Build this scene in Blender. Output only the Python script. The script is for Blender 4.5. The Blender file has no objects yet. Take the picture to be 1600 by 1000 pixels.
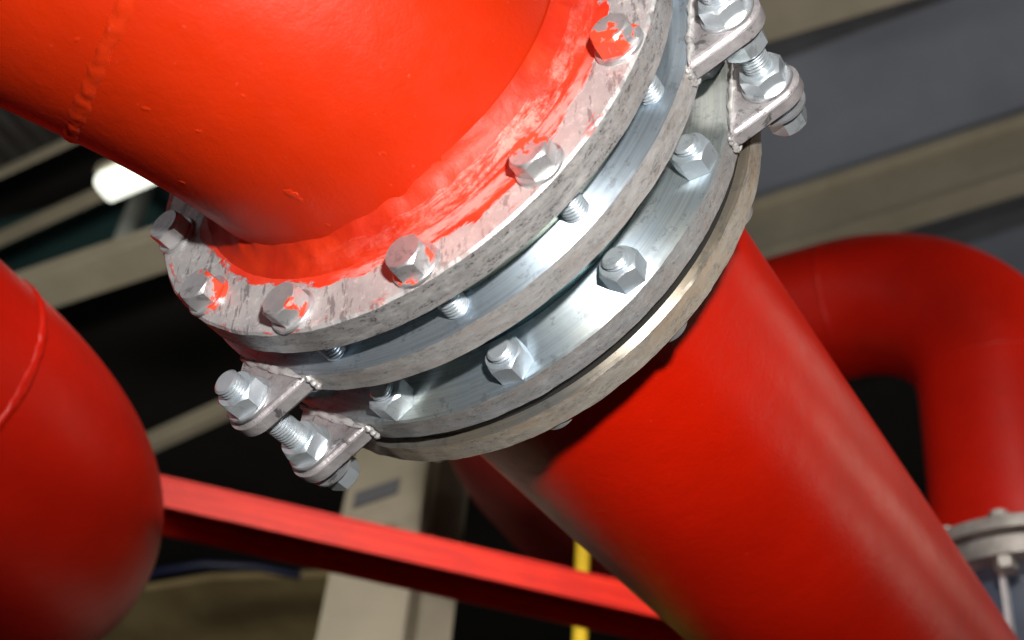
import bpy, bmesh, math, random
import numpy as np
from mathutils import Vector, Matrix, noise
random.seed(7)
D = bpy.data
SC = bpy.context.scene
COL = SC.collection
S = 0.23                       # metres per modelling unit (outer radius of the flanges = 1 unit)
R = math.radians

# ------------------------------------------------------------------ camera, world, lamps, exposure
F_PX = 1963.0                  # focal length in photograph pixels (1600 wide)
CAM = Vector((0, 0, 1.6))
UP = Vector((0.0647, -0.6844, 0.7262)).normalized()      # the world's vertical seen from the camera (right, down, forward)
FW = (Vector((0, 0, 1)) - UP * UP.z).normalized()
RT = FW.cross(UP)
ROT = Matrix((RT, FW, UP))                              # camera axes -> world axes
def W(v):                      # survey point (right, down, forward in units) -> world metres
    return ROT @ (Vector(v) * S) + CAM
def WD(v):
    return (ROT @ Vector(v)).normalized()
cam = D.cameras.new('camera'); camo = D.objects.new('camera', cam); COL.objects.link(camo)
cam.sensor_width = 36; cam.lens = F_PX / 1600 * 36
cam.clip_start = 0.02; cam.clip_end = 200
cx, cy, cz = ROT @ Vector((1, 0, 0)), ROT @ Vector((0, -1, 0)), ROT @ Vector((0, 0, -1))
camo.matrix_world = Matrix(((cx.x, cy.x, cz.x, CAM.x), (cx.y, cy.y, cz.y, CAM.y), (cx.z, cy.z, cz.z, CAM.z), (0, 0, 0, 1)))
cam.dof.use_dof = True; cam.dof.focus_distance = 0.92; cam.dof.aperture_fstop = 5.2
SC.camera = camo
SC.view_settings.view_transform = 'Standard'; SC.view_settings.look = 'None'
SC.view_settings.exposure = 0; SC.view_settings.gamma = 1

wd = D.worlds.new('World'); SC.world = wd; wd.use_nodes = True
bg = wd.node_tree.nodes['Background']; bg.inputs[0].default_value = (0.55, 0.58, 0.62, 1); bg.inputs[1].default_value = 0.045

def area(name, loc, target, sx, sy, power, col=(1, 1, 1), spread=180):
    l = D.lights.new(name, 'AREA'); l.shape = 'RECTANGLE'; l.size = sx; l.size_y = sy; l.energy = power; l.color = col
    l.spread = R(spread)
    o = D.objects.new(name, l); COL.objects.link(o); o.location = loc
    o.rotation_euler = (Vector(target) - Vector(loc)).to_track_quat('-Z', 'Y').to_euler()
    return o
P0 = Vector((-0.41175, -0.78847, 4.22076))               # centre of the upper flange's outer face
flash = area('camera_flash', W((0.40, -0.98, 0.05)), W(P0 + Vector((0.4, 0.3, 0.3))), 0.05, 0.035, 17, (1, 0.97, 0.93))
def strip(name, dirs, dist, w, power, col):    # added strip light for the pipe's streaks, between two directions seen from it
    c = W((1.4, 0.4, 5.4)); a, b = (c + Vector(v).normalized() * dist for v in dirs)
    l = D.lights.new(name, 'AREA'); l.shape = 'RECTANGLE'; l.size = (b - a).length; l.size_y = w; l.energy = power; l.color = col
    o = D.objects.new(name, l); COL.objects.link(o)
    z = ((a + b) / 2 - c).normalized(); x = (b - a).normalized(); x = (x - z * x.dot(z)).normalized(); y = z.cross(x); p = (a + b) / 2
    o.matrix_world = Matrix(((x.x, y.x, z.x, p.x), (x.y, y.y, z.y, p.y), (x.z, y.z, z.z, p.z), (0, 0, 0, 1)))
strip('added_fill', ((0.66, 0.30, 0.66), (0.78, 0.34, 0.50)), 3.4, 0.5, 2.2, (1, 0.84, 0.68))
strip('added_fill', ((0.82, 0.36, 0.40), (0.88, 0.38, 0.27)), 3.4, 0.35, 3.6, (1, 0.80, 0.62))
strip('added_fill', ((0.90, 0.40, 0.12), (0.91, 0.42, -0.05)), 3.4, 0.35, 3.6, (1, 0.80, 0.62))
area('added_fill', W((-10.0, -8.0, 6.0)), W((0, 0, 6)), 2.4, 0.3, 3, (0.95, 0.98, 1))  # added unseen light that lifts the left background
area('added_fill', Vector((2.5, 0.5, 3.2)), Vector((2.0, 5.0, 6.6)), 1.2, 0.3, 32, (1, 0.95, 0.88), 140)  # added uplight out of view, brightens the right-hand roof
area('added_fill', Vector((-0.1, -1.5, 3.75)), Vector((0.0, 1.85, 2.9)), 0.3, 0.3, 9, (1, 0.93, 0.86), 40)  # added unseen light, aimed over the joint to brighten the red channel
area('added_fill', Vector((-2.2, 1.0, 3.0)), Vector((-1.6, 5.0, 6.6)), 1.2, 0.3, 30, (1, 0.95, 0.85), 120)  # added uplight out of view for the beams on the left

# ------------------------------------------------------------------ node helpers
class NT:
    def __init__(s, name):
        s.m = D.materials.new(name); s.m.use_nodes = True; s.t = s.m.node_tree
        s.b = s.t.nodes['Principled BSDF']; s.co = s.t.nodes.new('ShaderNodeTexCoord')
    def n(s, ty, **k):
        o = s.t.nodes.new(ty)
        for a, v in k.items(): setattr(o, a, v)
        return o
    def l(s, a, b): s.t.links.new(a, b)
    def math(s, op, a, b=None, c=None, clamp=False):
        o = s.n('ShaderNodeMath', operation=op); o.use_clamp = clamp
        for i, v in enumerate((a, b, c)):
            if v is None: continue
            if isinstance(v, (int, float)): o.inputs[i].default_value = v
            else: s.l(v, o.inputs[i])
        return o.outputs[0]
    def noise(s, scale, detail=4, rough=0.55, vec=None, dist=0, sc=None):
        o = s.n('ShaderNodeTexNoise'); o.inputs['Scale'].default_value = scale
        o.inputs['Detail'].default_value = detail; o.inputs['Roughness'].default_value = rough; o.inputs['Distortion'].default_value = dist
        v = vec or s.co.outputs['Object']
        if sc:
            mp = s.n('ShaderNodeMapping'); s.l(v, mp.inputs[0]); mp.inputs['Scale'].default_value = sc; v = mp.outputs[0]
        s.l(v, o.inputs['Vector']); return o.outputs['Fac']
    def ramp(s, fac, stops):
        o = s.n('ShaderNodeValToRGB'); e = o.color_ramp.elements
        while len(e) < len(stops): e.new(0.5)
        for el, (p, c) in zip(e, stops):
            el.position = p; el.color = (c, c, c, 1) if isinstance(c, (int, float)) else (*c, 1)
        s.l(fac, o.inputs[0]); return o.outputs[0]
    def mix(s, fac, a, b, mode='MIX'):
        o = s.n('ShaderNodeMix', data_type='RGBA', blend_type=mode)
        for i, v in ((0, fac), (6, a), (7, b)):
            if isinstance(v, (int, float)): o.inputs[i].default_value = v
            elif isinstance(v, tuple): o.inputs[i].default_value = (*v, 1)
            else: s.l(v, o.inputs[i])
        return o.outputs[2]
    def bump(s, h, strength, dist, prev=None):
        o = s.n('ShaderNodeBump'); o.inputs['Strength'].default_value = strength; o.inputs['Distance'].default_value = dist
        s.l(h, o.inputs['Height'])
        if prev is not None: s.l(prev, o.inputs['Normal'])
        return o.outputs[0]
    def set(s, **k):
        for a, v in k.items():
            i = s.b.inputs[a.replace('_', ' ')]
            if isinstance(v, (int, float)): i.default_value = v
            elif isinstance(v, tuple): i.default_value = (*v, 1) if len(v) == 3 else v
            else: s.l(v, i)
        return s.m

def red_paint(name, base, rough=0.38, dark=0.75, spec=0.3):
    n = NT(name)
    big = n.noise(5, 5, 0.6); fine = n.noise(420, 3, 0.6); mid = n.noise(55, 4, 0.6)
    c = n.mix(n.ramp(big, [(0.3, 0.0), (0.7, 1.0)]), tuple(v * dark for v in base), base)
    # small chips and dust specks
    sp = n.ramp(n.noise(160, 2, 0.5), [(0.73, 0.0), (0.76, 1.0)])
    c = n.mix(n.math('MULTIPLY', sp, 0.25), c, (0.50, 0.10, 0.07))
    nb = n.bump(fine, 0.28, 0.0006); nb = n.bump(n.noise(150, 4, 0.6), 0.2, 0.001, nb); nb = n.bump(mid, 0.3, 0.0015, nb); nb = n.bump(big, 0.3, 0.006, nb)
    return n.set(Base_Color=c, Roughness=n.math('MULTIPLY_ADD', mid, 0.2, rough - 0.1), Normal=nb, Coat_Weight=0.05, Coat_Roughness=0.3, Specular_IOR_Level=spec)
M_RED = red_paint('red_pipe_paint', (0.50, 0.020, 0.001), 0.42, 0.78, 0.30)
M_REDL = red_paint('lower_pipe_red_paint', (0.82, 0.013, 0.001), 0.36, 0.8, 0.20)
M_RED2 = red_paint('red_pipe_paint_deep', (0.58, 0.010, 0.002), 0.42, 0.75, 0.25)
M_REDW = red_paint('red_weld_paint', (0.53, 0.026, 0.003), 0.36)
M_REDB = red_paint('red_channel_paint', (0.66, 0.026, 0.010), 0.5, 0.6)
def channel_paint():
    n = NT('brushed_channel_paint'); s1 = n.noise(1, 6, 0.7, None, 0.3, (90, 90, 3)); s2 = n.noise(6, 5, 0.6)
    c = n.mix(n.ramp(s1, [(0.4, 0.0), (0.6, 1.0)]), (0.52, 0.008, 0.003), (0.76, 0.026, 0.006))
    c = n.mix(n.math('MULTIPLY', n.ramp(s2, [(0.5, 0.0), (0.65, 1.0)]), 0.5), c, (0.42, 0.010, 0.006))
    return n.set(Base_Color=c, Roughness=0.45, Normal=n.bump(s1, 0.3, 0.002), Specular_IOR_Level=0.4)
M_REDB = channel_paint()
M_REDSHADOW = red_paint('shadowed_red_pipe_paint', (0.16, 0.008, 0.006), 0.6)  # darker red, with the shadow on the rear pipe put into its colour

def polar(n):                  # radius (units) and angle about the object's Z
    sp = n.n('ShaderNodeSeparateXYZ'); n.l(n.co.outputs['Object'], sp.inputs[0])
    x, y, z = sp.outputs
    rr = n.math('DIVIDE', n.math('SQRT', n.math('ADD', n.math('MULTIPLY', x, x), n.math('MULTIPLY', y, y))), S)
    an = n.math('ARCTAN2', y, x)
    return rr, an, z

def steel(name, c1, c2, metal=0.75, rough=0.45, spots=0.6, red=0.0, warm=None, scale=1.0, bumpy=0.3):
    n = NT(name)
    oi = n.n('ShaderNodeObjectInfo')
    vm = n.n('ShaderNodeVectorMath', operation='ADD'); n.l(n.co.outputs['Object'], vm.inputs[0]); n.l(oi.outputs['Random'], vm.inputs[1])
    v = vm.outputs[0]
    a = n.noise(22 * scale, 8, 0.65, v); b = n.noise(90 * scale, 6, 0.7, v); s2 = n.noise(48 * scale, 7, 0.75, v, 0.6)
    c = n.mix(n.ramp(a, [(0.32, 0.0), (0.68, 1.0)]), c1, c2)
    if warm: c = n.mix(n.math('MULTIPLY', n.ramp(n.noise(9 * scale, 5, 0.6, v), [(0.42, 0.0), (0.62, 1.0)]), 0.6), c, warm)
    c = n.mix(n.math('MULTIPLY', n.ramp(s2, [(0.55, 0.0), (0.62, 1.0)]), spots), c, (0.035, 0.033, 0.035))
    c = n.mix(n.math('MULTIPLY', n.ramp(b, [(0.62, 0.0), (0.70, 1.0)]), 0.5), c, (0.75, 0.75, 0.76))
    if red:
        rm = n.ramp(n.noise(28, 5, 0.6, v), [(0.60 - red * 0.12, 0.0), (0.625 - red * 0.12, 1.0)])
        c = n.mix(rm, c, (0.75, 0.07, 0.03)); met = n.math('MULTIPLY', n.math('SUBTRACT', 1.0, rm), metal)
    else: met = metal
    nb = n.bump(b, bumpy, 0.0012); nb = n.bump(a, bumpy, 0.003, nb)
    return n.set(Base_Color=c, Metallic=met, Roughness=n.math('MULTIPLY_ADD', b, 0.3, rough - 0.15), Normal=nb)
M_BOLT = steel('zinc_bolt', (0.48, 0.50, 0.53), (0.72, 0.74, 0.77), 0.75, 0.36, 0.55, bumpy=0.2)
M_NUT = steel('bright_zinc_nut', (0.52, 0.59, 0.65), (0.76, 0.82, 0.86), 0.7, 0.34, 0.25, bumpy=0.15)
M_BOLTRED = steel('bolt_smeared_with_red_paint', (0.46, 0.46, 0.48), (0.68, 0.67, 0.67), 0.7, 0.38, 0.4, red=0.5, bumpy=0.2)
M_LUG = steel('galvanised_lug', (0.34, 0.31, 0.32), (0.66, 0.63, 0.64), 0.6, 0.46, 0.7, scale=1.4, bumpy=0.6)
M_LUGW = steel('galvanised_weld', (0.55, 0.53, 0.52), (0.78, 0.76, 0.75), 0.5, 0.42, 0.5, scale=1.5, bumpy=0.25)

def rim_mat(name, c1, c2, warm, spots):
    n = NT(name); rr, an, z = polar(n)
    cb = n.n('ShaderNodeCombineXYZ'); n.l(n.math('MULTIPLY', an, 9.0), cb.inputs[0]); n.l(n.math('MULTIPLY', z, 130.0), cb.inputs[1]); n.l(n.math('MULTIPLY', rr, 9.0), cb.inputs[2])
    pv = cb.outputs[0]
    st = n.noise(0.5, 7, 0.7, pv, 0.4); a = n.noise(1.3, 8, 0.72, pv); b = n.noise(150, 6, 0.75); f = n.noise(4.2, 8, 0.8, pv, 1.0); fm = n.noise(0.9, 4, 0.6, pv)
    c = n.mix(n.ramp(a, [(0.36, 0.0), (0.64, 1.0)]), c1, c2)
    c = n.mix(n.math('MULTIPLY', n.ramp(st, [(0.45, 0.0), (0.62, 1.0)]), 0.6), c, warm)
    grime = n.math('MULTIPLY', n.ramp(fm, [(0.44, 0.0), (0.6, 1.0)]), n.ramp(a, [(0.45, 0.0), (0.6, 1.0)]))
    c = n.mix(n.math('MULTIPLY', grime, 0.45), c, (0.16, 0.15, 0.15))
    pit = n.math('MULTIPLY', n.ramp(f, [(0.535, 0.0), (0.565, 1.0)]), n.ramp(fm, [(0.42, 0.15), (0.55, 1.0)]))
    c = n.mix(n.math('MULTIPLY', pit, spots), c, (0.035, 0.033, 0.033))
    c = n.mix(n.math('MULTIPLY', n.ramp(b, [(0.55, 0.0), (0.63, 1.0)]), 0.35), c, (0.72, 0.71, 0.71))
    nb = n.bump(b, 0.35, 0.0010); nb = n.bump(a, 0.3, 0.002, nb); nb = n.bump(pit, -0.4, 0.001, nb)
    return n.set(Base_Color=c, Metallic=0.55, Roughness=n.math('MULTIPLY_ADD', a, 0.35, 0.28), Normal=nb)
M_RIM1 = rim_mat('weathered_flange_rim', (0.36, 0.355, 0.36), (0.64, 0.62, 0.61), (0.46, 0.40, 0.38), 0.95)
M_RIM2 = rim_mat('ring_rim', (0.52, 0.51, 0.51), (0.70, 0.68, 0.67), (0.52, 0.44, 0.39), 0.45)
M_RIM3 = rim_mat('lower_ring_rim', (0.38, 0.40, 0.42), (0.56, 0.56, 0.56), (0.46, 0.38, 0.34), 0.5)
M_RIM4 = rim_mat('lower_flange_rim', (0.52, 0.48, 0.42), (0.66, 0.60, 0.52), (0.58, 0.42, 0.27), 0.5)

def face_mat(name, c1, c2, tint):        # turned face: concentric tool marks, fan-shaped highlights
    n = NT(name); rr, an, z = polar(n)
    cb = n.n('ShaderNodeCombineXYZ'); n.l(n.math('MULTIPLY', an, 0.35), cb.inputs[0]); n.l(n.math('MULTIPLY', rr, 26.0), cb.inputs[1])
    lines = n.noise(3.0, 5, 0.7, cb.outputs[0])
    a = n.noise(14, 6, 0.6); b = n.noise(150, 4, 0.7)
    c = n.mix(n.ramp(a, [(0.38, 0.0), (0.62, 1.0)]), c1, c2)
    c = n.mix(n.math('MULTIPLY', n.ramp(n.noise(7, 3), [(0.42, 0.0), (0.6, 1.0)]), 0.6), c, tint)
    c = n.mix(n.math('MULTIPLY', n.ramp(lines, [(0.45, 0.0), (0.6, 1.0)]), 0.3), c, (0.30, 0.36, 0.42))
    c = n.mix(n.math('MULTIPLY', n.ramp(n.noise(60, 6, 0.8), [(0.56, 0.0), (0.6, 1.0)]), 0.35), c, (0.25, 0.27, 0.29))
    c = n.mix(n.math('MULTIPLY', n.ramp(b, [(0.64, 0.0), (0.72, 1.0)]), 0.5), c, (0.9, 0.9, 0.9))
    tg = n.n('ShaderNodeTangent', direction_type='RADIAL', axis='Z')
    nb = n.bump(lines, 0.3, 0.0008); nb = n.bump(a, 0.15, 0.002, nb)
    return n.set(Base_Color=c, Metallic=0.88, Roughness=0.58, Anisotropic=0.95, Anisotropic_Rotation=0.25, Tangent=tg.outputs[0], Normal=nb)
M_FACE2 = face_mat('turned_ring_face', (0.68, 0.78, 0.88), (0.82, 0.91, 0.98), (0.56, 0.68, 0.78))
M_FACE3 = face_mat('turned_lower_ring_face', (0.66, 0.78, 0.88), (0.84, 0.93, 0.98), (0.78, 0.80, 0.70))
M_FACE4 = face_mat('lower_flange_face', (0.60, 0.58, 0.54), (0.72, 0.68, 0.60), (0.72, 0.58, 0.40))
def sleeve_mat():  # teal reflections of the gaps are tinted into the metal's base colour
    n = NT('reflection_tinted_sleeve'); rr, an, z = polar(n)
    return n.set(Base_Color=n.mix(n.ramp(n.noise(5, 3), [(0.4, 0.0), (0.6, 1.0)]), (0.25, 0.45, 0.48), (0.40, 0.42, 0.32)), Metallic=0.85, Roughness=0.25)
M_SLEEVE = sleeve_mat()

def flange_face():             # galvanised face, red overspray spreading from the neck, wiped paint streaks
    n = NT('painted_flange_face'); rr, an, z = polar(n)
    a = n.noise(24, 8, 0.7); b = n.noise(120, 5, 0.75); e = n.noise(16, 7, 0.65, None, 0.5)
    c = n.mix(n.ramp(a, [(0.33, 0.0), (0.66, 1.0)]), (0.40, 0.41, 0.42), (0.62, 0.61, 0.60))
    mp = n.n('ShaderNodeMapping'); n.l(n.co.outputs['Object'], mp.inputs[0]); mp.inputs['Rotation'].default_value = (0, 0, R(38)); mp.inputs['Scale'].default_value = (26, 120, 26)
    scr = n.noise(1, 5, 0.7, mp.outputs[0])
    c = n.mix(n.math('MULTIPLY', n.ramp(scr, [(0.53, 0.0), (0.58, 1.0)]), 0.7), c, (0.14, 0.13, 0.14))
    c = n.mix(n.math('MULTIPLY', n.ramp(b, [(0.54, 0.0), (0.62, 1.0)]), 0.6), c, (0.82, 0.78, 0.76))
    # pink wash of thinned paint between a=95..185 degrees
    dpos = n.math('DIVIDE', n.math('SUBTRACT', n.math('ARCTAN2', n.math('SINE', n.math('SUBTRACT', an, R(152))), n.math('COSINE', n.math('SUBTRACT', an, R(152)))), 0.0), R(34))
    g = n.math('POWER', 2.718, n.math('MULTIPLY', n.math('MULTIPLY', dpos, dpos), -1.0))
    wash = n.math('MULTIPLY', n.ramp(e, [(0.36, 0.25), (0.62, 1.0)]), n.math('MULTIPLY_ADD', g, 0.6, 0.0))
    c = n.mix(n.math('MULTIPLY', wash, 0.45), c, (0.84, 0.56, 0.48))
    edge = n.math('MULTIPLY_ADD', g, 0.075, 0.822)
    cb = n.n('ShaderNodeCombineXYZ'); n.l(n.math('MULTIPLY', an, 2.2), cb.inputs[0]); n.l(n.math('MULTIPLY', rr, 9.0), cb.inputs[1])
    wob = n.math('ADD', n.math('MULTIPLY', n.math('SUBTRACT', e, 0.5), 0.16), n.math('MULTIPLY', n.math('SUBTRACT', n.noise(2.6, 5, 0.65, cb.outputs[0]), 0.5), 0.10))
    redm = n.math('GREATER_THAN', n.math('ADD', edge, wob), rr)
    redm = n.ramp(n.math('MULTIPLY', n.math('SUBTRACT', n.math('ADD', edge, wob), rr), 60.0, clamp=True), [(0.0, 0.0), (0.6, 1.0)])
    # red line run into the edge near a=165
    streak = n.math('MULTIPLY', n.ramp(n.noise(2.0, 5, 0.7, cb.outputs[0], 1.2), [(0.57, 0.0), (0.62, 1.0)]), n.math('GREATER_THAN', rr, 0.965))
    redm2 = n.math('MAXIMUM', redm, n.math('MULTIPLY', streak, 0.8))
    # pale wiped band inside the red, a = 95..178
    band = n.math('SUBTRACT', 1.0, n.math('ABSOLUTE', n.math('DIVIDE', n.math('SUBTRACT', rr, n.math('MULTIPLY_ADD', n.math('SUBTRACT', e, 0.5), 0.08, 0.835)), 0.04)), clamp=True)
    wipe = n.math('MULTIPLY', n.math('MULTIPLY', n.ramp(band, [(0.15, 0.0), (0.45, 1.0)]), n.ramp(g, [(0.25, 0.0), (0.5, 1.0)])), n.ramp(n.noise(3.4, 6, 0.7, cb.outputs[0]), [(0.40, 0.0), (0.52, 1.0)]))
    rc = n.mix(n.ramp(a, [(0.4, 0.0), (0.6, 1.0)]), (0.70, 0.03, 0.01), (0.80, 0.055, 0.02))
    rc = n.mix(n.math('MULTIPLY', wipe, 0.55), rc, (0.80, 0.50, 0.46))
    c = n.mix(redm2, c, rc)
    met = n.math('MULTIPLY', n.math('SUBTRACT', 1.0, redm2), 0.35)
    nb = n.bump(b, 0.35, 0.0012); nb = n.bump(a, 0.3, 0.003, nb); nb = n.bump(redm2, 0.5, 0.0012, nb)
    return n.set(Base_Color=c, Metallic=met, Roughness=n.math('MULTIPLY_ADD', a, 0.3, 0.32), Normal=nb)
M_FFACE = flange_face()

def plain(name, c1, c2=None, rough=0.6, metal=0.0, sc=4, bump=0.2, bd=0.004):
    n = NT(name); a = n.noise(sc, 6, 0.6); b = n.noise(sc * 12, 4, 0.6)
    c = n.mix(n.ramp(a, [(0.35, 0.0), (0.65, 1.0)]), c1, c2 or tuple(v * 0.8 for v in c1))
    return n.set(Base_Color=c, Roughness=rough, Metallic=metal, Normal=n.bump(b, bump, bd))
M_BEIGE = plain('beige_beam_paint', (0.37, 0.33, 0.25), (0.30, 0.27, 0.20), 0.55)
M_GREYB = plain('dark_grey_strip_paint', (0.10, 0.105, 0.115), (0.08, 0.08, 0.09), 0.6)
M_SLATE = plain('slate_roof_panel', (0.27, 0.30, 0.36), (0.22, 0.24, 0.29), 0.55, 0, 1.2)
M_DECK = plain('dark_corrugated_deck', (0.035, 0.032, 0.028), (0.025, 0.022, 0.02), 0.6)
M_TEAL = plain('teal_wall_panel', (0.020, 0.060, 0.062), (0.014, 0.045, 0.045), 0.6, 0, 1.5)
M_BLACK = plain('black_roof_underside', (0.018, 0.016, 0.014), (0.012, 0.011, 0.010), 0.8, 0, 2)
M_OLIVE = plain('brown_hanging_panel', (0.42, 0.32, 0.15), (0.20, 0.15, 0.07), 0.7, 0, 1.2)
M_BLUE = plain('blue_cable_jacket', (0.004, 0.008, 0.04), None, 0.5)
M_CONC = plain('concrete_floor_grey', (0.22, 0.21, 0.20), (0.16, 0.155, 0.15), 0.7, 0, 2)
M_YEL = plain('yellow_paint', (0.75, 0.52, 0.02), (0.62, 0.42, 0.02), 0.5)
M_COND = plain('galvanised_conduit', (0.40, 0.42, 0.40), None, 0.45, 0.4)
M_VALVE = plain('blue_grey_valve_body', (0.06, 0.08, 0.12), (0.04, 0.05, 0.075), 0.45, 0.1, 14)
M_CREAM = plain('cream_flange_metal', (0.44, 0.42, 0.39), (0.20, 0.19, 0.18), 0.45, 0.5, 16)
M_TAG = plain('pale_cast_plate', (0.55, 0.55, 0.56), (0.45, 0.46, 0.48), 0.5, 0.2, 14)
M_INK = plain('black_letter_paint', (0.03, 0.03, 0.035), None, 0.5)
def emit(name, col, st):
    n = NT(name); return n.set(Base_Color=(0.9, 0.9, 0.85), Emission_Color=col, Emission_Strength=st)
M_LAMP = emit('lit_diffuser', (0.95, 1.0, 0.86), 1.35)

def scuffed():
    n = NT('scuffed_red_weld'); rr, an, z = polar(n)
    cb = n.n('ShaderNodeCombineXYZ'); n.l(n.math('MULTIPLY', an, 1.6), cb.inputs[0]); n.l(n.math('MULTIPLY', rr, 12.0), cb.inputs[1])
    t = n.math('DIVIDE', n.math('SUBTRACT', n.math('ARCTAN2', n.math('SINE', n.math('SUBTRACT', an, R(140))), n.math('COSINE', n.math('SUBTRACT', an, R(140)))), 0.0), R(30))
    g = n.math('POWER', 2.718, n.math('MULTIPLY', n.math('MULTIPLY', t, t), -1.0))
    w = n.math('MULTIPLY', n.math('MULTIPLY', n.ramp(n.noise(3.0, 7, 0.75, cb.outputs[0], 0.5), [(0.44, 0.0), (0.55, 1.0)]), n.ramp(n.noise(60, 6, 0.8), [(0.42, 0.2), (0.55, 1.0)])), g)
    w = n.math('MULTIPLY', w, n.math('GREATER_THAN', rr, 0.735))
    c = n.mix(n.ramp(n.noise(20, 6, 0.6), [(0.4, 0.0), (0.6, 1.0)]), (0.46, 0.016, 0.002), (0.57, 0.028, 0.004))
    c = n.mix(n.math('MULTIPLY', w, 0.5), c, (0.78, 0.46, 0.40))
    nb = n.bump(n.noise(90, 6, 0.7), 0.35, 0.0015); nb = n.bump(n.noise(30, 5, 0.6), 0.4, 0.003, nb)
    return n.set(Base_Color=c, Roughness=0.52, Normal=nb, Specular_IOR_Level=0.4)
M_SCUFF = scuffed()

# ------------------------------------------------------------------ mesh helpers
def props(o, label=None, cat=None, group=None, kind=None):
    if label: o['label'] = label
    if cat: o['category'] = cat
    if group: o['group'] = group
    if kind: o['kind'] = kind
    return o
def frame(o_, z, x):
    z = z.normalized(); x = (x - z * x.dot(z)).normalized(); y = z.cross(x)
    return Matrix(((x.x, y.x, z.x, o_.x), (x.y, y.y, z.y, o_.y), (x.z, y.z, z.z, o_.z), (0, 0, 0, 1)))
WM = {}
def thing(name, M, label, cat, group=None):
    o = D.objects.new(name, None); COL.objects.link(o); o.empty_display_size = 0.1
    o.matrix_world = M; WM[o.name] = M.copy(); props(o, label, cat, group); return o
def mesh(name, V, Fc, mats, midx=None, sharp=32):
    me = D.meshes.new(name); me.from_pydata([tuple(v) for v in V], [], Fc)
    for m in (mats if isinstance(mats, (list, tuple)) else [mats]): me.materials.append(m)
    if midx is not None:
        for p, i in zip(me.polygons, midx): p.material_index = i
    bm = bmesh.new(); bm.from_mesh(me); bmesh.ops.recalc_face_normals(bm, faces=bm.faces)
    for f in bm.faces: f.smooth = True
    a = R(sharp)
    for e in bm.edges:
        e.smooth = not (len(e.link_faces) != 2 or e.calc_face_angle(0) > a)
    bm.to_mesh(me); bm.free(); return me
def put(name, me, parent=None, L=None):
    o = D.objects.new(name, me); COL.objects.link(o)
    if parent is not None: o.parent = parent
    if L is not None: o.matrix_local = L
    return o
def T(x, y, z): return Matrix.Translation((x, y, z))

def lathe(prof, n=160, closed=True, fn=None):
    """prof: list of (r, z, mat) in units; revolve about Z; closed ring profile"""
    V, Fc, mi = [], [], []
    m = len(prof)
    for i in range(n):
        a = 2 * math.pi * i / n
        for j, p in enumerate(prof):
            r, z = p[0], p[1]
            if fn: r, z = fn(a, j, r, z)
            V.append((r * math.cos(a) * S, r * math.sin(a) * S, z * S))
    for i in range(n):
        k = (i + 1) % n
        for j in range(m if closed else m - 1):
            l = (j + 1) % m
            Fc.append((i * m + j, k * m + j, k * m + l, i * m + l)); mi.append(prof[j][2] if len(prof[j]) > 2 else 0)
    return V, Fc, mi
def ring_mesh(name, ri, ro, z0, z1, mats, bev=0.006, n=220, rag=0.0, seed=0):
    """mats: [front face, rim, back/inner]"""
    prof = [(ri, z0, 0), (ri + 0.3 * (ro - ri), z0, 0), (ri + 0.7 * (ro - ri), z0, 0), (ro - bev, z0, 0), (ro, z0 + bev, 1), (ro, z1 - bev, 1), (ro - bev, z1, 2), (ri, z1, 2)]
    def fn(a, j, r, z):
        if rag and j in (3, 4, 5, 6):
            q = noise.noise(Vector((math.cos(a) * 14, math.sin(a) * 14, seed + j * 0.15)))
            q2 = noise.noise(Vector((math.cos(a) * 45, math.sin(a) * 45, seed + j * 3)))
            r += rag * q - abs(q2) * rag * 0.9; z += rag * 0.5 * q2
        return r, z
    V, Fc, mi = lathe(prof, n, True, fn)
    return mesh(name, V, Fc, mats, mi, 25)
def tube(pts, r, n=96, cap=True, rfn=None):
    """sweep along world points with parallel transport; r in metres"""
    pts = [Vector(p) for p in pts]; V, Fc = [], []
    t0 = (pts[1] - pts[0]).normalized(); u = t0.orthogonal().normalized()
    for i, p in enumerate(pts):
        t = (pts[min(i + 1, len(pts) - 1)] - pts[max(i - 1, 0)]).normalized()
        u = (u - t * u.dot(t)).normalized(); w = t.cross(u)
        for k in range(n):
            a = 2 * math.pi * k / n
            rr = rfn(i, a, p) if rfn else r
            V.append(p + (u * math.cos(a) + w * math.sin(a)) * rr)
    for i in range(len(pts) - 1):
        for k in range(n):
            l = (k + 1) % n; Fc.append((i * n + k, i * n + l, (i + 1) * n + l, (i + 1) * n + k))
    if cap: Fc.append(tuple(range(n))[::-1]); Fc.append(tuple(range((len(pts) - 1) * n, len(pts) * n)))
    return V, Fc
def to_local(V, M):
    I = M.inverted(); return [I @ Vector(v) for v in V]
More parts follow.
